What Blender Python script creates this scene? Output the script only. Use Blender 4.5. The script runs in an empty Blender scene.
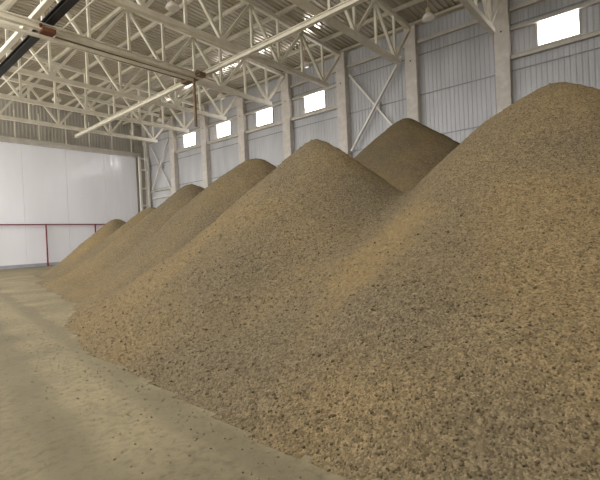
import bpy, bmesh, math, random
import numpy as np
from mathutils import Matrix, Vector, noise

random.seed(7)
rng = np.random.default_rng(7)
SC = bpy.context.scene
COL = SC.collection

# ------------------------------------------------------------------ helpers
def lin(c):
    return tuple(((v / 255) / 12.92 if v / 255 <= 0.04045 else ((v / 255 + 0.055) / 1.055) ** 2.4) for v in c) + (1.0,)

def link_mesh(name, verts, faces, mat, parent=None, smooth=False):
    me = bpy.data.meshes.new(name)
    me.from_pydata([tuple(v) for v in verts], [], [tuple(f) for f in faces])
    me.update()
    if smooth:
        me.polygons.foreach_set('use_smooth', [True] * len(me.polygons))
    if mat:
        me.materials.append(mat)
    o = bpy.data.objects.new(name, me)
    COL.objects.link(o)
    if parent:
        o.parent = parent
    return o

class MB:
    """collects shapes for ONE mesh"""
    def __init__(self):
        self.bm = bmesh.new()
    def box(self, x0, x1, y0, y1, z0, z1):
        m = Matrix.Translation(((x0 + x1) / 2, (y0 + y1) / 2, (z0 + z1) / 2)) @ Matrix.Diagonal((abs(x1 - x0), abs(y1 - y0), abs(z1 - z0), 1))
        bmesh.ops.create_cube(self.bm, size=1, matrix=m)
        return self
    def bar(self, a, b, w, h, up=(0, 0, 1)):
        a, b = Vector(a), Vector(b)
        d = (b - a); L = d.length; d.normalize()
        u = Vector(up)
        s = d.cross(u)
        if s.length < 1e-4:
            s = d.cross(Vector((0, 1, 0)))
        s.normalize(); u = s.cross(d)
        R = Matrix((d, s, u)).transposed().to_4x4()
        m = Matrix.Translation((a + b) / 2) @ R @ Matrix.Diagonal((L, w, h, 1))
        bmesh.ops.create_cube(self.bm, size=1, matrix=m)
        return self
    def ibeam(self, a, b, w, h, t=0.03):
        a, b = Vector(a), Vector(b)
        z = Vector((0, 0, h / 2 - t / 2))
        self.bar(a + z, b + z, w, t); self.bar(a - z, b - z, w, t); self.bar(a, b, t, h - 2 * t)
        return self
    def tube(self, a, b, r, seg=12, r2=None):
        a, b = Vector(a), Vector(b)
        d = b - a
        q = d.to_track_quat('Z', 'Y').to_matrix().to_4x4()
        m = Matrix.Translation((a + b) / 2) @ q
        bmesh.ops.create_cone(self.bm, cap_ends=True, segments=seg, radius1=r, radius2=r if r2 is None else r2, depth=d.length, matrix=m)
        return self
    def lathe(self, prof, seg=20, at=(0, 0, 0)):
        rings = []
        for r, z in prof:
            rings.append([self.bm.verts.new((at[0] + r * math.cos(2 * math.pi * k / seg), at[1] + r * math.sin(2 * math.pi * k / seg), at[2] + z)) for k in range(seg)])
        for A, B in zip(rings, rings[1:]):
            for k in range(seg):
                self.bm.faces.new((A[k], A[(k + 1) % seg], B[(k + 1) % seg], B[k]))
        return self
    def build(self, name, mat, parent=None, bevel=0, smooth=False):
        if bevel:
            bmesh.ops.bevel(self.bm, geom=self.bm.edges[:], offset=bevel, segments=2, affect='EDGES', profile=0.6)
        me = bpy.data.meshes.new(name)
        self.bm.normal_update()
        self.bm.to_mesh(me); self.bm.free()
        me.materials.append(mat)
        if smooth:
            me.polygons.foreach_set('use_smooth', [True] * len(me.polygons))
        o = bpy.data.objects.new(name, me)
        COL.objects.link(o)
        if parent:
            o.parent = parent
        return o

def tag(o, label, cat, group=None):
    o['label'] = label; o['category'] = cat
    if group:
        o['group'] = group
    return o

def empty(name, loc, label, cat, group=None):
    o = bpy.data.objects.new(name, None)
    COL.objects.link(o); o.location = loc
    return tag(o, label, cat, group)

def struct(o, label=None):
    o['kind'] = 'structure'
    if label:
        o['label'] = label
    return o

def copy_tree(o, loc, label):
    c = o.copy(); COL.objects.link(c); c.location = loc; c['label'] = label
    for ch in o.children:
        d = ch.copy(); COL.objects.link(d); d.parent = c
        for g in ch.children:
            e = g.copy(); COL.objects.link(e); e.parent = d
    return c

# ------------------------------------------------------------------ materials
def newmat(name):
    m = bpy.data.materials.new(name); m.use_nodes = True
    nt = m.node_tree
    return m, nt, nt.nodes['Principled BSDF']

def N(nt, t, **kw):
    n = nt.nodes.new(t)
    for k, v in kw.items():
        if k in n.inputs.keys():
            n.inputs[k].default_value = v
        else:
            setattr(n, k, v)
    return n

def ramp(nt, stops):
    r = nt.nodes.new('ShaderNodeValToRGB')
    el = r.color_ramp.elements
    while len(el) < len(stops):
        el.new(0.5)
    for e, (p, c) in zip(el, stops):
        e.position = p; e.color = c
    return r

def painted(name, c1, c2, rough=0.5, metal=0.0, scale=1.5, spec=0.4, stretch=(1, 1, 1)):
    """painted / weathered surface: two close tones in soft blotches"""
    m, nt, b = newmat(name)
    tc = N(nt, 'ShaderNodeTexCoord')
    mp = N(nt, 'ShaderNodeMapping'); mp.inputs['Scale'].default_value = stretch
    nt.links.new(tc.outputs['Object'], mp.inputs['Vector'])
    nz = N(nt, 'ShaderNodeTexNoise', Scale=scale, Detail=5.0)
    nt.links.new(mp.outputs['Vector'], nz.inputs['Vector'])
    r = ramp(nt, [(0.35, lin(c1)), (0.68, lin(c2))])
    nt.links.new(nz.outputs['Fac'], r.inputs['Fac'])
    nt.links.new(r.outputs['Color'], b.inputs['Base Color'])
    b.inputs['Roughness'].default_value = rough
    b.inputs['Metallic'].default_value = metal
    b.inputs['Specular IOR Level'].default_value = spec
    return m

M = {}
M['truss'] = painted('cream steel paint', (212, 205, 186), (228, 222, 206), 0.5)
M['purlin'] = painted('grey primer steel', (194, 187, 168), (208, 202, 184), 0.5)
M['column'] = painted('pale concrete', (200, 193, 184), (216, 209, 201), 0.75, scale=2.5, spec=0.2)
M['girt'] = painted('pale girt paint', (190, 184, 172), (206, 200, 190), 0.5)
M['seam'] = painted('dark lap joint', (138, 139, 141), (150, 151, 152), 0.6)
M['wallsheet'] = painted('galvanised wall sheet', (179, 179, 181), (198, 198, 200), 0.42, metal=0.15, scale=0.6, stretch=(1, 1, .25))
M['roofsheet'] = painted('galvanised roof sheet', (196, 188, 170), (212, 204, 188), 0.14, metal=0.5, scale=0.5, stretch=(.25, 1, 1))
M['endwall'] = painted('dull grey wall sheet', (172, 167, 156), (186, 180, 169), 0.6, scale=.6)
M['white'] = None
M['red'] = painted('red oxide paint', (112, 34, 44), (128, 42, 52), 0.5)
M['dark'] = painted('black steel', (20, 20, 22), (32, 31, 32), 0.6)  # near-black tone for the left runway and bolt holes
M['grating'] = painted('dark brown walkway', (84, 76, 62), (104, 95, 78), 0.8)  # dark brown tone for the strip behind the bridge girder
M['rust'] = painted('rusty steel', (120, 66, 38), (96, 74, 56), 0.8, scale=6)
M['brown'] = painted('brown primer', (112, 92, 70), (130, 108, 84), 0.7)
M['kick'] = painted('grey blue skirting', (158, 160, 170), (170, 172, 180), 0.6)
M['lamp_body'] = painted('dusty lamp housing', (170, 150, 124), (186, 168, 140), 0.5)
M['whitepaint'] = painted('white steel paint', (226, 222, 214), (236, 232, 226), 0.5)
M['frame'] = painted('window frame paint', (196, 186, 172), (206, 198, 186), 0.5)

def white_panel():
    m, nt, b = newmat('white glossy panel')
    tc = N(nt, 'ShaderNodeTexCoord')
    mp = N(nt, 'ShaderNodeMapping'); mp.inputs['Scale'].default_value = (1, 1, .35)
    nt.links.new(tc.outputs['Object'], mp.inputs['Vector'])
    nz = N(nt, 'ShaderNodeTexNoise', Scale=.35, Detail=3.0)
    nt.links.new(mp.outputs['Vector'], nz.inputs['Vector'])
    r = ramp(nt, [(0.3, lin((238, 238, 244))), (0.7, lin((246, 246, 252)))])
    nt.links.new(nz.outputs['Fac'], r.inputs['Fac'])
    nt.links.new(r.outputs['Color'], b.inputs['Base Color'])
    b.inputs['Roughness'].default_value = 0.18
    b.inputs['Specular IOR Level'].default_value = 0.6
    n2 = N(nt, 'ShaderNodeTexNoise', Scale=1.5, Detail=1.0)
    mp2 = N(nt, 'ShaderNodeMapping'); mp2.inputs['Scale'].default_value = (1, 1, .12)
    nt.links.new(tc.outputs['Object'], mp2.inputs['Vector'])
    nt.links.new(mp2.outputs['Vector'], n2.inputs['Vector'])
    bp = N(nt, 'ShaderNodeBump', Strength=0.4, Distance=0.10)
    nt.links.new(n2.outputs['Fac'], bp.inputs['Height'])
    nt.links.new(bp.outputs['Normal'], b.inputs['Normal'])
    return m
M['white'] = white_panel()

def pane_mat():
    m, nt, b = newmat('daylit frosted pane')
    b.inputs['Base Color'].default_value = (.9, .9, .95, 1)
    b.inputs['Emission Color'].default_value = (1, .98, 1, 1)
    b.inputs['Emission Strength'].default_value = WIN
    b.inputs['Roughness'].default_value = .3
    return m
WIN = 13.0
M['pane'] = pane_mat()

def lamp_glass():
    m, nt, b = newmat('opal lamp glass')
    b.inputs['Base Color'].default_value = lin((212, 205, 192))
    b.inputs['Emission Color'].default_value = (1, .93, .82, 1)
    b.inputs['Emission Strength'].default_value = .03
    b.inputs['Roughness'].default_value = .25
    return m
M['lamp_glass'] = lamp_glass()

def gravel():
    m, nt, b = newmat('crushed ore gravel')
    tc = N(nt, 'ShaderNodeNewGeometry')
    L = nt.links.new
    big = N(nt, 'ShaderNodeTexNoise', Scale=.32, Detail=4.0)
    mid = N(nt, 'ShaderNodeTexNoise', Scale=22.0, Detail=6.0, Roughness=.7)
    vor = N(nt, 'ShaderNodeTexVoronoi', Scale=54.0)
    vor2 = N(nt, 'ShaderNodeTexVoronoi', Scale=24.0)
    vor3 = N(nt, 'ShaderNodeTexVoronoi', Scale=19.0)
    for n in (big, mid, vor, vor2, vor3):
        L(tc.outputs['Position'], n.inputs['Vector'])
    r1 = ramp(nt, [(0.4, lin(G1)), (0.66, lin(G2))])
    L(big.outputs['Fac'], r1.inputs['Fac'])
    # every grain its own tone; the darkest cells paint in shadowed pits
    r2 = ramp(nt, [(0.0, (.36, .35, .34, 1)), (.13, (.78, .78, .78, 1)), (0.5, (1, 1, 1, 1)), (1.0, (1.42, 1.41, 1.4, 1))])
    sep = N(nt, 'ShaderNodeSeparateColor')
    L(vor.outputs['Color'], sep.inputs['Color'])
    L(sep.outputs['Red'], r2.inputs['Fac'])
    mx = N(nt, 'ShaderNodeMix', data_type='RGBA', blend_type='MULTIPLY'); mx.inputs['Factor'].default_value = 1
    L(r1.outputs['Color'], mx.inputs['A']); L(r2.outputs['Color'], mx.inputs['B'])
    r3 = ramp(nt, [(0.3, (.8, .79, .78, 1)), (0.5, (1, 1, 1, 1)), (.72, (1.18, 1.16, 1.12, 1))])
    L(mid.outputs['Fac'], r3.inputs['Fac'])
    mx2 = N(nt, 'ShaderNodeMix', data_type='RGBA', blend_type='MULTIPLY'); mx2.inputs['Factor'].default_value = 1
    # a streak of finer sandy material running down between the two nearest heaps
    mp = N(nt, 'ShaderNodeMapping'); mp.vector_type = 'POINT'
    mp.inputs['Location'].default_value = (-6.4 / 2.6, -3.65 / .75, 0); mp.inputs['Scale'].default_value = (1 / 2.6, 1 / .75, 0)
    L(tc.outputs['Position'], mp.inputs['Vector'])
    ln = N(nt, 'ShaderNodeVectorMath', operation='LENGTH'); L(mp.outputs['Vector'], ln.inputs[0])
    wb = N(nt, 'ShaderNodeMath', operation='MULTIPLY_ADD'); wb.inputs[1].default_value = .9
    n9 = N(nt, 'ShaderNodeTexNoise', Scale=1.6, Detail=4.0); L(tc.outputs['Position'], n9.inputs['Vector'])
    L(n9.outputs['Fac'], wb.inputs[0]); L(ln.outputs['Value'], wb.inputs[2])
    mr = N(nt, 'ShaderNodeMapRange'); mr.interpolation_type = 'SMOOTHSTEP'
    for kk, vv in (('From Min', .75), ('From Max', 1.5), ('To Min', .4), ('To Max', 0.0)):
        mr.inputs[kk].default_value = vv
    L(wb.outputs[0], mr.inputs['Value'])
    ms = N(nt, 'ShaderNodeMix', data_type='RGBA'); ms.inputs['B'].default_value = lin((142, 121, 83))
    L(mr.outputs['Result'], ms.inputs['Factor']); L(mx.outputs['Result'], ms.inputs['A'])
    L(ms.outputs['Result'], mx2.inputs['A']); L(r3.outputs['Color'], mx2.inputs['B'])
    r4 = ramp(nt, [(0.0, (.78, .78, .77, 1)), (.12, (.93, .93, .93, 1)), (.6, (1.02, 1.02, 1.02, 1)), (1.0, (1.2, 1.19, 1.17, 1))])
    sep4 = N(nt, 'ShaderNodeSeparateColor')
    L(vor3.outputs['Color'], sep4.inputs['Color']); L(sep4.outputs['Green'], r4.inputs['Fac'])
    mx4 = N(nt, 'ShaderNodeMix', data_type='RGBA', blend_type='MULTIPLY'); mx4.inputs['Factor'].default_value = 1
    L(mx2.outputs['Result'], mx4.inputs['A']); L(r4.outputs['Color'], mx4.inputs['B'])
    L(mx4.outputs['Result'], b.inputs['Base Color'])
    b.inputs['Roughness'].default_value = .95
    b.inputs['Specular IOR Level'].default_value = .1
    add = N(nt, 'ShaderNodeMath', operation='ADD')
    mul = N(nt, 'ShaderNodeMath', operation='MULTIPLY'); mul.inputs[1].default_value = -1.0
    L(vor.outputs['Distance'], mul.inputs[0])
    mul2 = N(nt, 'ShaderNodeMath', operation='MULTIPLY_ADD'); mul2.inputs[1].default_value = -.4
    L(vor2.outputs['Distance'], mul2.inputs[0]); L(mul.outputs[0], mul2.inputs[2])
    L(mul2.outputs[0], add.inputs[0]); L(mid.outputs['Fac'], add.inputs[1])
    bp = N(nt, 'ShaderNodeBump', Strength=.7, Distance=.016)
    L(add.outputs[0], bp.inputs['Height']); L(bp.outputs['Normal'], b.inputs['Normal'])
    return m
G1, G2 = (108, 97, 77), (122, 106, 78)
M['gravel'] = gravel()

def grain(c0, c1, c2):
    m, nt, b = newmat('loose ore lumps')
    gi = N(nt, 'ShaderNodeNewGeometry')
    r = ramp(nt, [(0.0, lin(c0)), (.5, lin(c1)), (1.0, lin(c2))])
    nt.links.new(gi.outputs['Random Per Island'], r.inputs['Fac'])
    nt.links.new(r.outputs['Color'], b.inputs['Base Color'])
    b.inputs['Roughness'].default_value = .95
    b.inputs['Specular IOR Level'].default_value = .1
    return m
M['grain'] = grain((88, 78, 60), (107, 96, 75), (124, 112, 88))
M['crumb'] = grain((118, 109, 88), (140, 130, 104), (160, 150, 122))

def floor_mat():
    m, nt, b = newmat('dusty concrete floor')
    L = nt.links.new
    tc = N(nt, 'ShaderNodeTexCoord')
    big = N(nt, 'ShaderNodeTexNoise', Scale=.55, Detail=5.0)
    fine = N(nt, 'ShaderNodeTexNoise', Scale=9.0, Detail=7.0, Roughness=.7)
    L(tc.outputs['Object'], big.inputs['Vector']); L(tc.outputs['Object'], fine.inputs['Vector'])
    r1 = ramp(nt, [(.35, lin((116, 107, 85))), (.65, lin((138, 127, 100)))])
    L(big.outputs['Fac'], r1.inputs['Fac'])
    r2 = ramp(nt, [(.32, (.66, .66, .66, 1)), (.5, (1, 1, 1, 1)), (.72, (1.2, 1.19, 1.17, 1))])
    L(fine.outputs['Fac'], r2.inputs['Fac'])
    mx = N(nt, 'ShaderNodeMix', data_type='RGBA', blend_type='MULTIPLY'); mx.inputs['Factor'].default_value = 1
    L(r1.outputs['Color'], mx.inputs['A']); L(r2.outputs['Color'], mx.inputs['B'])
    # wheel tracks of a loader running along the heaps, curving slightly
    sep = N(nt, 'ShaderNodeSeparateXYZ'); L(tc.outputs['Object'], sep.inputs['Vector'])
    wob = N(nt, 'ShaderNodeMath', operation='MULTIPLY_ADD'); wob.inputs[1].default_value = .9
    L(big.outputs['Fac'], wob.inputs[0])
    sl = N(nt, 'ShaderNodeMath', operation='MULTIPLY_ADD'); sl.inputs[1].default_value = -.16
    L(sep.outputs['Y'], sl.inputs[0]); L(sep.outputs['X'], sl.inputs[2])
    L(sl.outputs[0], wob.inputs[2])
    tracks = None
    for cx, w in ((1.35, .28), (2.55, .22), (.2, .3)):
        s = N(nt, 'ShaderNodeMath', operation='SUBTRACT'); s.inputs[1].default_value = cx
        L(wob.outputs[0], s.inputs[0])
        a = N(nt, 'ShaderNodeMath', operation='ABSOLUTE'); L(s.outputs[0], a.inputs[0])
        mr = N(nt, 'ShaderNodeMapRange'); mr.interpolation_type = 'SMOOTHSTEP'
        mr.inputs['From Min'].default_value = w * .4; mr.inputs['From Max'].default_value = w * 1.5
        mr.inputs['To Min'].default_value = 1; mr.inputs['To Max'].default_value = 0
        L(a.outputs[0], mr.inputs['Value'])
        if tracks is None:
            tracks = mr.outputs['Result']
        else:
            x = N(nt, 'ShaderNodeMath', operation='MAXIMUM'); L(tracks, x.inputs[0]); L(mr.outputs['Result'], x.inputs[1]); tracks = x.outputs[0]
    f = N(nt, 'ShaderNodeMath', operation='MULTIPLY'); L(tracks, f.inputs[0]); L(fine.outputs['Fac'], f.inputs[1])
    f2 = N(nt, 'ShaderNodeMath', operation='MULTIPLY'); f2.inputs[1].default_value = .75; L(f.outputs[0], f2.inputs[0])
    mx2 = N(nt, 'ShaderNodeMix', data_type='RGBA'); L(f2.outputs[0], mx2.inputs['Factor'])
    L(mx.outputs['Result'], mx2.inputs['A']); mx2.inputs['B'].default_value = lin((90, 84, 68))
    L(mx2.outputs['Result'], b.inputs['Base Color'])
    b.inputs['Roughness'].default_value = .85
    b.inputs['Specular IOR Level'].default_value = .2
    bp = N(nt, 'ShaderNodeBump', Strength=.35, Distance=.03)
    L(fine.outputs['Fac'], bp.inputs['Height']); L(bp.outputs['Normal'], b.inputs['Normal'])
    return m
M['floor'] = floor_mat()

# ------------------------------------------------------------------ dimensions (metres, floor z = 0)
PITCH = 6.0
Y0 = 7.055                                  # column left of the big window
YS = {i: Y0 + PITCH * i for i in range(-2, 8)}
XW = 28.92                                  # wall sheet
XC = 28.35                                  # column face
YF = 49.05                                  # white end partition
XR = 11.35                                  # ridge
ZB = 13.4                                   # truss bottom chord
ROOF_X0 = 2.0                               # unseen roof deck left off beyond this line to let daylight in
SILL = 8.5                                  # left wall, out of view: openings above this and at far end added for daylight
#               # both left wall openings are made up to light the heaps and partition
YA = -6.0                                   # hall is built from here on
def ztop(x):
    return 16.33 + (28.4 - max(x, 2 * XR - x)) * 0.034
def zroof(x):
    return ztop(x) + .40

# ------------------------------------------------------------------ the shell
floor = MB().box(-8, 29.3, YA - 2, 50.2, -.3, 0).build('floor', M['floor'])
struct(floor, 'dusty concrete floor with loader wheel tracks')

def corrugated(name, mat, n0, n1, pitch, depth, place):
    """trapezoid-ribbed sheet; place(t, d, end) -> point"""
    prof = []
    t = n0
    while t < n1:
        for f, d in ((0, 0), (.42, 0), (.52, 1), (.86, 1), (.96, 0)):
            prof.append((t + f * pitch, d * depth))
        t += pitch
    v, f = [], []
    for s, d in prof:
        v.append(place(s, d, 0)); v.append(place(s, d, 1))
    for k in range(len(prof) - 1):
        f.append((2 * k, 2 * k + 2, 2 * k + 3, 2 * k + 1))
    o = link_mesh(name, v, f, mat)
    mo = o.modifiers.new('thick', 'SOLIDIFY'); mo.thickness = .02; mo.offset = 0
    return o

# right wall: strips below, between and above the window band so that the windows are real openings
WZ0, WZ1 = 12.62, 14.08
wins = {-1: (3.03, 5.22), 2: (20.98, 23.26), 3: (27.06, 29.30), 4: (33.06, 35.30), 5: (39.0, 41.3)}
v_all, f_all = [], []
def wall_strip(y0, y1, z0, z1):
    pitch, depth = .29, .032
    k0 = math.floor(y0 / pitch)
    prof = [(y0, 0)]
    for k in range(k0, math.ceil(y1 / pitch) + 1):
        for fr, d in ((0, 0), (.3, 0), (.46, 1), (.8, 1), (.96, 0)):
            y = (k + fr) * pitch
            if y0 < y < y1:
                prof.append((y, d))
    prof.append((y1, 0))
    b = len(v_all)
    for y, d in prof:
        v_all.append((XW - d * depth, y, z0)); v_all.append((XW - d * depth, y, z1))
    for k in range(len(prof) - 1):
        f_all.append((b + 2 * k, b + 2 * k + 2, b + 2 * k + 3, b + 2 * k + 1))
wall_strip(YA, 50, 0, WZ0)
wall_strip(YA, 50, WZ1, 16.95)
edges = [YA] + [e for k in sorted(wins) for e in wins[k]] + [50]
for a, b in zip(edges[0::2], edges[1::2]):
    wall_strip(a, b, WZ0, WZ1)
wr = link_mesh('wall_right', v_all, f_all, M['wallsheet'])
struct(wr, 'pale grey corrugated sheet long wall behind the heaps')

# roof deck, ribs running down the slope
def roof_sheet():
    v, f = [], []
    pitch, depth = .36, .07
    y = YA
    prof = []
    while y < 50:
        for fr, d in ((0, 0), (.42, 0), (.54, 1), (.84, 1), (.96, 0)):
            prof.append((y + fr * pitch, d * depth))
        y += pitch
    for yy, d in prof:
        for x in (ROOF_X0, XR, 29.0):
            v.append((x, yy, zroof(x) + d))
    for k in range(len(prof) - 1):
        for c in range(2):
            a = 3 * k + c
            f.append((a, a + 1, a + 4, a + 3))
    o = link_mesh('ceiling', v, f, M['roofsheet'])
    return struct(o, 'shiny corrugated metal roof deck above the trusses')
roof_sheet()

# end wall of the hall and the white partition standing in front of its lower part
ew = corrugated('wall_end', M['endwall'], -6.3, 29.0, .35, .025, lambda s, d, e: (s, 49.75 - d, [0, 17.1][e]))
struct(ew, 'dull grey sheet end wall above the white partition')
wp = MB()
x = -6.2
while x < 27.1:                                                  # panels with open joints
    x1 = min(x + 4.2, 27.15)
    wp.box(x + .012, x1 - .012, YF, YF + .12, 0.34, 3.05)
    wp.box(x + .012, x1 - .012, YF, YF + .12, 3.075, 12.55)
    x = x1
wp.box(-6.2, 27.15, YF + .05, YF + .2, 0.0, 12.55)
wpo = wp.build('wall_far', M['white'])
struct(wpo, 'tall glossy white panel partition at the far end')
struct(MB().box(-6.2, 27.15, YF - .03, YF + .06, 0, .34).build('baseboard_far', M['kick']), 'grey skirting strip under the white partition')
tb = MB().box(-6.2, 27.7, YF - .25, YF + .25, 12.55, 12.68).box(-6.2, 27.7, YF - .12, YF - .06, 12.68, 13.0).box(-6.2, 27.7, YF - .3, YF + .25, 13.0, 13.1).build('partition_beam', M['girt'])
struct(MB().box(27.2, 28.9, YF + .35, YF + .45, 0, 14.2).build('trim_corner', M['endwall']), 'grey filler sheet in the corner behind the ladder frame')
tag(tb, 'pale horizontal steel beam capping the white partition', 'beam')
for k, xx in enumerate((14.3, 16.5, 19.1, 21.6, 24.2, 26.6)):
    h = MB().bar((xx, YF - .1, 13.1), (xx, YF - .1, 15.9), .1, .1).build('beam_hanger', M['truss'])
    tag(h, 'thin vertical hanger above the partition beam, %s from the left' % ['first', 'second', 'third', 'fourth', 'fifth', 'sixth'][k], 'hanger', 'hangers above the partition beam')

rw = corrugated('wall_rear_added', M['endwall'], -6.3, 29.0, .35, .05, lambda s, d, e: (s, YA + d, [0, 17.1][e]))  # added out of view to keep light off the nearest heap
struct(rw, 'unseen grey sheet wall behind the camera, added to darken the nearest heap')
for a_, b_, h_, n_ in ((YA, 3.0, 16.7, 'near'), (3.0, 31.0, SILL, 'middle')):
    lw = corrugated('wall_left_' + n_, M['endwall'], a_, b_, .35, .05, lambda s, d, e: (-6.3 + d, s, [0, h_][e]))  # unseen wall, its height and length shaped to let daylight in
    struct(lw, 'unseen grey sheet side wall along the aisle, left partly open to add daylight')

# ------------------------------------------------------------------ right wall: columns, girts, windows
cap = {-1: 'pale wall column standing beyond the right edge of the large window',
       0: 'broad pale column left of the large near window', 1: 'pale column right of the big crossed brace, above the rear heap',
       2: 'pale column left of the big crossed brace', 3: 'pale column between the second and third windows from the right',
       4: 'pale column between the third and fourth windows from the right', 5: 'pale column between the fourth and the farthest window',
       6: 'narrow far column right of the corner brace', 7: 'dark corner column behind the ladder frame'}
def make_column():
    r = empty('wall_column', (XC + .27, YS[0], 0), cap[0], 'column', 'columns along the corrugated wall')
    MB().box(-.27, .25, -.425, .425, .02, 16.42).build('shaft', M['column'], r, bevel=.02)
    b = MB(); b.tube((-.29, 0, 14.0), (-.265, 0, 14.0), .055, 10); b.build('bolt_hole', M['dark'], r)
    MB().box(-.31, .25, -.46, .46, 16.42, 16.5).build('cap_plate', M['girt'], r)
    MB().box(-.31, .25, -.5, .5, 0, .02).build('base_plate', M['girt'], r)
    return r
col0 = make_column()
for i in (1, 2, 3, 4, 5, 6):
    copy_tree(col0, (XC + .27, YS[i], 0), cap[i])
copy_tree(col0, (XC + .4, YS[7] + .2, 0), cap[7])

tn = [0]
def trim(mb, mat, label):
    tn[0] += 1
    return struct(mb.build('trim_%d' % tn[0], mat), label)
trim(MB().box(28.42, 28.86, YA, 49.7, 16.5, 16.68), M['purlin'], 'eave beam along the top of the corrugated wall')
for z in (5.55, 8.57, 11.6, 14.42):
    trim(MB().box(XW - .075, XW - .045, YA, 49.7, z - .04, z + .04), M['seam'], None)
for i in range(-2, 7):
    a, b = YS[i] + .43, YS[i + 1] - .43
    if i == 6:
        b = 48.3
    trim(MB().box(28.66, 28.86, a, b, 15.2, 15.42), M['girt'], None)
    if i in wins:
        trim(MB().box(28.64, 28.86, a, b, 14.02, 14.18), M['girt'], None)
        trim(MB().box(28.58, 28.86, a, b, 12.24, 12.44).box(28.5, 28.86, a, b, 12.44, 12.48), M['girt'], None)
wl = {-1: 'large bright window high on the wall at the right edge', 2: 'bright window between the crossed brace and its next far column',
      3: 'third window from the right, mid size and bright', 4: 'fourth window from the right, small and bright', 5: 'farthest and smallest bright window near the corner'}
for n, (i, (a, b)) in enumerate(sorted(wins.items())):
    w = bpy.data.objects.new('window_%d' % (n + 1), None); COL.objects.link(w); w.location = (XW, (a + b) / 2, WZ0)
    struct(w, wl[i])
    h = (b - a) / 2; H = WZ1 - WZ0
    f = MB()
    f.box(-.1, .06, -h, -h + .07, 0, H); f.box(-.1, .06, h - .07, h, 0, H); f.box(-.1, .06, -h + .07, h - .07, 0, .07); f.box(-.1, .06, -h + .07, h - .07, H - .07, H)
    f.build('window_frame', M['frame'], w)
    MB().box(.0, .02, -h + .07, h - .07, .07, H - .07).build('pane', M['pane'], w)

# crossed braces
def brace(name, y0, y1, z0, z1, label, w=.2, extra=False):
    r = empty(name, (28.6, (y0 + y1) / 2, z0), label, 'brace')
    h = (y1 - y0) / 2
    o = MB().bar((0, -h, 0), (0, h, z1 - z0), w * .6, w, up=(1, 0, 0)).build('diagonal', M['whitepaint'], r)
    o = MB().bar((-.14, h, 0), (-.14, -h, z1 - z0), w * .6, w, up=(1, 0, 0)).build('diagonal', M['whitepaint'], r)
    zz = (z1 - z0) / 2
    MB().bar((-.07, -.32, zz), (-.07, .32, zz), .03, .62, up=(0, 0, 1)).build('gusset_plate', M['girt'], r)
    if extra:
        MB().box(-.1, .1, -h, h, -.75, -.6).build('tie_bar', M['truss'], r)
        MB().box(-.06, .06, -h, h, .15, .27).build('tie_bar', M['purlin'], r)
    return r
brace('crossed_brace', 13.75, 18.35, 8.5, 14.55, 'big crossed steel brace between two columns above the rear heap', .22)
brace('crossed_brace', 43.75, 48.0, 8.1, 14.1, 'small crossed brace in the far corner bay beside the ladder frame', .17, True)

# ------------------------------------------------------------------ roof trusses
tops, bots = [], []
xs = [26.05 - 2.45 * k for k in range(13)]
tl = {-1: 'nearest roof truss, landing on the column beyond the large window',
      0: 'near roof truss ending on the column left of the large window', 1: 'second roof truss, ending right of the crossed brace',
      2: 'third roof truss, ending left of the crossed brace', 3: 'fourth roof truss, behind the crane bridge',
      4: 'fifth roof truss, its end above the fourth window', 5: 'sixth roof truss, its end above the farthest window',
      6: 'farthest roof truss, ending near the corner brace'}
def make_truss():
    r = empty('roof_truss', (0, YS[0], 0), tl[0], 'roof truss', 'cream steel roof trusses')
    xl = 2 * XR - 28.4
    t = MB()
    t.bar((28.45, 0, ztop(28.45)), (XR, 0, ztop(XR)), .26, .26); t.bar((XR, 0, ztop(XR)), (xl, 0, ztop(xl)), .26, .26)
    t.build('top_chord', M['truss'], r)
    MB().box(2 * XR - 26.5, 26.5, -.15, .15, ZB - .15, ZB + .15).build('bottom_chord', M['truss'], r)
    for k, x in enumerate(xs):
        MB().bar((x, 0, ZB + .15), (x, 0, ztop(x) - .13), .15, .15, up=(1, 0, 0)).build('vertical', M['truss'], r)
    pts = [(28.4, ztop(28.4) - .1)]
    for k, x in enumerate(xs):
        pts.append((x, ZB + .1) if k % 2 == 0 else (x, ztop(x) - .08))
    pts.append((xl, ztop(xl) - .1))
    for (xa, za), (xb, zb) in zip(pts, pts[1:]):
        MB().bar((xa, 0, za), (xb, 0, zb), .17, .17, up=(0, 1, 0)).build('diagonal', M['truss'], r)
    return r
t0 = make_truss()
for i in (1, 2, 3, 4, 5, 6):
    copy_tree(t0, (0, YS[i], 0), tl[i])

# purlins on the truss nodes
order = ['first', 'second', 'third', 'fourth', 'fifth', 'sixth', 'seventh', 'eighth', 'ninth', 'tenth', 'eleventh', 'twelfth']
for k, x in enumerate(xs[:11]):
    z = ztop(x)
    p = MB().ibeam((x, YA, z + .255), (x, 49.7, z + .255), .16, .23, .03).build('purlin', M['purlin'])
    tag(p, 'long steel purlin under the roof deck, %s one counted from the corrugated wall' % order[k], 'purlin', 'roof purlins')

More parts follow.
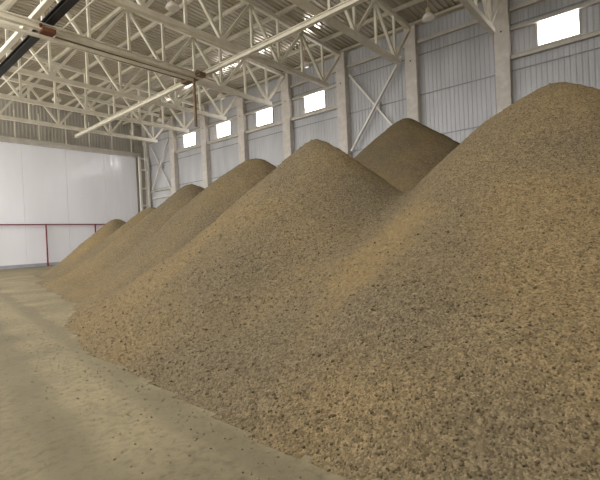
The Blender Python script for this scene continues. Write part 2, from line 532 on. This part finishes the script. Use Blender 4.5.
# ------------------------------------------------------------------ suspended crane
ZR = 13.1
rr = MB().ibeam((17.2, -3, ZR), (18.45, 45, ZR), .26, .3, .05).build('crane_runway', M['truss'])
tag(rr, 'long cream runway beam under the trusses, carrying the right end of the crane bridge', 'runway beam')
lr = MB().ibeam((8.1, 8, ZR), (8.6, 42, ZR), .38, .3, .06).build('crane_runway', M['dark'])
tag(lr, 'black runway beam at the upper left, carrying the left end of the crane bridge', 'runway beam')
MB().bar((7.45, 8, ZR + .0), (7.95, 42, ZR + .0), .26, .2).build('cable_tray', M['truss'], lr)
MB().bar((8.62, 8, ZR - .28), (9.1, 42, ZR - .28), .05, .05).build('power_rail', M['truss'], lr)
cr = empty('overhead_crane', (12.5, 22.75, 12.4), 'suspended crane bridge crossing the upper left under the trusses', 'crane')
MB().ibeam((-8, 0, .37), (5.0, 0, .37), .3, .34, .06).build('bridge_girder', M['truss'], cr)
MB().box(-3.6, 4.6, .35, 1.3, .38, .44).build('walkway', M['grating'], cr)
MB().tube((-8, .25, -.03), (4.6, .25, .12), .1).build('lower_tube', M['truss'], cr)
et = MB().box(4.5, 5.0, -.5, 1.6, .22, .5).tube((4.42, -.3, .47), (4.6, -.3, .47), .14).tube((4.42, 1.3, .47), (4.6, 1.3, .47), .14)
et.build('end_truck', M['brown'], cr)
et = MB().box(-4.55, -3.95, -.32, .32, .1, .3).tube((-4.6, 0, .45), (-4.5, 0, .45), .16)
et.build('end_truck', M['rust'], cr)
MB().bar((4.55, .2, .3), (4.55, .2, -2.95), .13, .13).build('pendant_pole', M['brown'], cr)

# ------------------------------------------------------------------ hanging lamps
def make_lamp(x, y, label):
    zr = zroof(x)
    z = 14.45
    r = empty('pendant_lamp', (x, y, z), label, 'lamp', 'hanging bell lamps')
    MB().lathe([(.02, .62), (.12, .6), (.15, .5), (.13, .36), (.2, .28), (.22, .26)]).build('housing', M['lamp_body'], r, smooth=True)
    MB().lathe([(.2, .28), (.3, .18), (.37, .02), (.36, -.03), (.25, -.09), (0.001, -.12)]).build('shade', M['lamp_glass'], r, smooth=True)
    MB().bar((0, 0, .6), (0, 0, zr - z - .02), .04, .04).build('hanger_rod', M['lamp_body'], r)
    return r
make_lamp(24.4, 10.0, 'bell lamp hanging near the top edge, above the rear heap')
make_lamp(24.4, 19.45, 'bell lamp hanging left of the crossed brace by the third truss')
make_lamp(24.4, 29.1, 'bell lamp hanging by the fifth roof truss over the heaps')
make_lamp(24.4, 38.8, 'far bell lamp hanging above the farthest window')
make_lamp(13.3, 19.45, 'bell lamp hanging over the aisle at the top edge')
make_lamp(14.55, 38.8, 'far bell lamp hanging over the aisle before the partition')

# ------------------------------------------------------------------ red barrier in front of the partition
rl = empty('red_barrier', (16.6, YF - .35, 0), 'dark red pipe barrier in front of the white partition', 'barrier')
MB().bar((-20, 0, 4.43), (10.4, 0, 4.3), .12, .12).build('top_rail', M['red'], rl)
for dx in (-15.2, -10.1, -5.05, 0, 5.05, 10.1):
    MB().bar((dx, 0, 0), (dx, 0, 4.4 - dx * .004), .11, .11).build('post', M['red'], rl)

# ladder frame at the right end of the partition
lf = empty('ladder_frame', (27.9, YF - .5, 0), 'white ladder-like steel frame at the end of the partition', 'frame')
MB().box(-.68, -.42, -.12, .12, 0, 12.6).build('upright', M['whitepaint'], lf)
MB().box(.42, .64, -.12, .12, 0, 12.7).build('upright', M['whitepaint'], lf)
for z in (2.0, 4.3, 6.6, 8.7, 11.0, 12.4):
    MB().box(-.42, .42, -.06, .06, z - .09, z + .09).build('rung', M['whitepaint'], lf)
MB().box(-.02, .08, -.3, -.2, 10.9, 14.2).build('conduit', M['whitepaint'], lf)

# ------------------------------------------------------------------ the heaps
PILES = [  # x, y, height, slope, apex radius, toe softness, x stretch, label
    (11.541, 1.729, 5.40, .812, .60, .544, 1.006, 'largest nearest gravel heap at the right, under the large window'),
    (20.418, 9.726, 8.0, .752, .249, .491, .99, 'rear gravel heap against the wall, below the crossed brace'),
    (9.999, 7.702, 5.03, .834, .30, .323, .891, 'big pointed gravel heap in the middle of the picture'),
    (14.457, 14.984, 5.88, .795, .75, .184, .939, 'rounded gravel heap just behind the middle one'),
    (14.626, 20.453, 5.31, .741, .436, .159, .874, 'gravel heap below the farthest window'),
    (15.213, 25.594, 4.36, .739, .718, .157, .883, 'second farthest gravel heap, mostly hidden, below the ladder frame'),
    (15.232, 30.567, 3.92, .812, .691, .41, .848, 'farthest small gravel heap in front of the red barrier'),
]
ST = .1
gx = np.arange(1.6, XW - .08, ST)
gy = np.arange(-5.7, 41.0, ST)
GX, GY = np.meshgrid(gx, gy, indexing='ij')

def vnoise(scale, seed, detail=1):
    """smooth value noise on the grid"""
    out = np.zeros_like(GX); amp = 1
    for d in range(detail):
        s = scale / 2 ** d
        r = np.random.default_rng(seed + d)
        g = r.uniform(-1, 1, (int(40 / s) + 4, int(60 / s) + 4))
        u = (GX - 1) / s; v = (GY + 10) / s
        i = u.astype(int); j = v.astype(int)
        fu = u - i; fv = v - j
        fu = fu * fu * (3 - 2 * fu); fv = fv * fv * (3 - 2 * fv)
        out += amp * ((g[i, j] * (1 - fu) + g[i + 1, j] * fu) * (1 - fv) + (g[i, j + 1] * (1 - fu) + g[i + 1, j + 1] * fu) * fv)
        amp *= .5
    return out

hs, raw = [], []
for (px, py, h, s, a, c, e, _) in PILES:
    r = np.sqrt(((GX - px) / e) ** 2 + (GY - py) ** 2)
    z = h - s * (np.sqrt(r * r + a * a) - a)
    raw.append(z)
    z = c * np.logaddexp(0, z / c) - c * .12
    hs.append(z)
# a small shoulder on the left flank of the nearest heap
hs[0] += .32 * np.exp(-(((GX - 12.6) / .8) ** 2 + ((GY - 3.4) / .55) ** 2))
hs = np.array(hs)
own = np.array(raw).argmax(0)
K = 7.0
HZ = np.log(np.exp(K * hs).sum(0)) / K
HM = hs.max(0)
HZ = HM + np.minimum(HZ - HM, .1) * np.clip((HM - .1) / .6, 0, 1)
# spilled apron along the foot of the row
ty = [-9, -4, 0, 2, 3, 6, 9, 11, 15, 20, 26.5, 30, 34, 41]
tx = [5.5, 3.2, 2.55, 2.75, 2.85, 3.25, 3.45, 4.0, 5.9, 6.9, 8.3, 11, 15, 20]
TOE = np.interp(GY, ty, tx) + .12 * vnoise(1.3, 5, 2)
APL = np.interp(GY, [-9, -3, 9, 12, 16, 41], [1.2, 2.3, 2.3, 1.3, .6, .4])
AP = APL * np.tanh(.56 * (GX - TOE) / APL) - np.maximum(0, GX - 11) * .35
lse = np.log(np.exp(3 * np.clip(HZ, -3, 9)) + np.exp(3 * np.clip(AP, -3, 9))) / 3
mxh = np.maximum(AP, HZ)
HZ = mxh + (lse - mxh) * np.clip(np.minimum(AP, HZ) / .7, 0, 1)
edge = np.clip(HZ / .6, 0, 1)
HZ = HZ + edge * (.10 * vnoise(2.2, 11, 2) + .03 * vnoise(.55, 31, 2) + .016 * rng.uniform(-1, 1, GX.shape))
HZ = HZ - .05 + .03 * vnoise(.8, 77, 2) * (HZ < .5)
valid = HZ > .004
clear = np.ones_like(valid)
HZ = np.maximum(HZ, .0015)
for i in range(-1, 8):                                           # the columns stand clear of the gravel
    clear &= ~((GX > XC - .1) & (np.abs(GY - YS[i]) < .6))

nx, ny = GX.shape
cell = (valid[:-1, :-1] | valid[1:, :-1] | valid[:-1, 1:] | valid[1:, 1:]) & clear[:-1, :-1] & clear[1:, :-1] & clear[:-1, 1:] & clear[1:, 1:]
cown = own[:-1, :-1]
LUMP_V, LUMP_F = [], []
_b = bmesh.new(); bmesh.ops.create_icosphere(_b, subdivisions=1, radius=1)
_b.verts.index_update()
ICO_V = np.array([v.co[:] for v in _b.verts]); ICO_F = np.array([[v.index for v in f.verts] for f in _b.faces]); _b.free()

def scatter(name, pts, sizes, mat, parent=None):
    n = len(pts)
    V = np.empty((n, len(ICO_V), 3))
    for k in range(n):
        q = rng.normal(size=4); q /= np.linalg.norm(q)
        w, x, y, z = q
        R = np.array([[1 - 2 * (y * y + z * z), 2 * (x * y - z * w), 2 * (x * z + y * w)], [2 * (x * y + z * w), 1 - 2 * (x * x + z * z), 2 * (y * z - x * w)], [2 * (x * z - y * w), 2 * (y * z + x * w), 1 - 2 * (x * x + y * y)]])
        sc = sizes[k] * rng.uniform(.55, 1.1, 3)
        V[k] = (ICO_V * sc * rng.uniform(.85, 1.15, (len(ICO_V), 1))) @ R.T + pts[k]
    F = (ICO_F[None] + (np.arange(n) * len(ICO_V))[:, None, None]).reshape(-1, 3)
    me = bpy.data.meshes.new(name)
    me.vertices.add(n * len(ICO_V)); me.vertices.foreach_set('co', V.reshape(-1))
    me.loops.add(len(F) * 3); me.loops.foreach_set('vertex_index', F.reshape(-1).astype(np.int32))
    me.polygons.add(len(F)); me.polygons.foreach_set('loop_start', np.arange(0, len(F) * 3, 3, dtype=np.int32))
    me.polygons.foreach_set('loop_total', np.full(len(F), 3, dtype=np.int32))
    me.update(calc_edges=True); me.validate()
    me.materials.append(mat)
    o = bpy.data.objects.new(name, me); COL.objects.link(o)
    if parent:
        o.parent = parent
    o['kind'] = 'stuff'
    return o

def hz_at(x, y):
    i = int((x - gx[0]) / ST); j = int((y - gy[0]) / ST)
    fx = (x - gx[i]) / ST; fy = (y - gy[j]) / ST
    return (HZ[i, j] * (1 - fx) + HZ[i + 1, j] * fx) * (1 - fy) + (HZ[i, j + 1] * (1 - fx) + HZ[i + 1, j + 1] * fx) * fy

LUMPS = [7000, 500, 6500, 2500, 900, 400, 300]
for k, P in enumerate(PILES):
    ii, jj = np.nonzero(cell & (cown == k))
    idx = -np.ones((nx, ny), int)
    used = np.zeros((nx, ny), bool)
    for a, b in ((0, 0), (1, 0), (0, 1), (1, 1)):
        used[ii + a, jj + b] = True
    ui, uj = np.nonzero(used)
    idx[ui, uj] = np.arange(len(ui))
    V = [(gx[i], gy[j], HZ[i, j]) for i, j in zip(ui, uj)]
    Fc = [(idx[i, j], idx[i + 1, j], idx[i + 1, j + 1], idx[i, j + 1]) for i, j in zip(ii, jj)]
    # sides down to the floor so that the heap is solid
    cnt = {}
    for f in Fc:
        for a, b in zip(f, f[1:] + f[:1]):
            if (b, a) in cnt:
                del cnt[(b, a)]
            else:
                cnt[(a, b)] = 1
    low = {}
    for a, b in cnt:
        for v in (a, b):
            if v not in low:
                low[v] = len(V); V.append((V[v][0], V[v][1], 0.001)); V.append(V[v])
    for a, b in cnt:
        Fc.append((low[b] + 1, low[a] + 1, low[a], low[b]))
    o = link_mesh('gravel_heap', [(x - P[0], y - P[1], z) for x, y, z in V], Fc, M['gravel'], smooth=True)
    o.location = (P[0], P[1], 0)
    tag(o, P[7], 'gravel heap', 'gravel heaps along the wall')
    # loose lumps lying on its surface, denser towards the toe
    pts, sz = [], []
    n = LUMPS[k]
    w = np.exp(-((gx[ii] ** 2 + gy[jj] ** 2) ** .5) / 4.0) + .02
    pick = rng.choice(len(ii), n, p=w / w.sum())
    for q in pick:
        x = gx[ii[q]] + rng.uniform(0, ST); y = gy[jj[q]] + rng.uniform(0, ST)
        s = .008 + .018 * rng.random() ** 3
        pts.append((x - P[0], y - P[1], hz_at(x, y) + s * .1)); sz.append(s)
    scatter('loose_lumps', np.array(pts), sz, M['grain'], o)

# crumbs spilled on the floor along the toe of the heaps
pts, sz = [], []
while len(pts) < 3500:
    x = rng.uniform(.2, 9); y = rng.uniform(.5, 26)
    inside = x > gx[0] and HZ[int((x - gx[0]) / ST), int((y - gy[0]) / ST)] > .012
    toe = 2.9 + max(0, y - 8) * .24
    if inside or rng.random() > math.exp(-max(0, toe - x) / .55):
        continue
    if rng.random() > math.exp(-y / 9):
        continue
    s = .004 + .011 * rng.random() ** 4
    pts.append((x, y, s * .4)); sz.append(s)
sp = scatter('spilled_crumbs', np.array(pts), sz, M['crumb'])
tag(sp, 'small gravel crumbs spilled on the floor along the heaps', 'gravel crumbs')

# ------------------------------------------------------------------ light
w = bpy.data.worlds.new('overcast daylight'); SC.world = w; w.use_nodes = True
bg = w.node_tree.nodes['Background']
bg.inputs['Color'].default_value = (1.0, .985, .96, 1)
bg.inputs['Strength'].default_value = 5.0

# ------------------------------------------------------------------ camera
F, YAW, PIT, ROL, HC = 422.82, .8676, -.01025, -.04497, 1.9923
cy, sy = math.cos(YAW), math.sin(YAW)
r = Vector((cy, -sy, 0)); f = Vector((sy * math.cos(PIT), cy * math.cos(PIT), math.sin(PIT))); u = r.cross(f)
r2 = r * math.cos(ROL) + u * math.sin(ROL); u2 = u * math.cos(ROL) - r * math.sin(ROL)
cam = bpy.data.cameras.new('camera'); co = bpy.data.objects.new('camera', cam); COL.objects.link(co)
co.matrix_world = Matrix.Translation((0, 0, HC)) @ Matrix((r2, u2, -f)).transposed().to_4x4()
cam.sensor_width = 36; cam.lens = 36 * F / 600; cam.clip_start = .05; cam.clip_end = 300
SC.camera = co

SC.view_settings.view_transform = 'Standard'
SC.view_settings.look = 'None'
SC.view_settings.gamma = 1
SC.view_settings.use_curve_mapping = False
SC.view_settings.exposure = 0.0
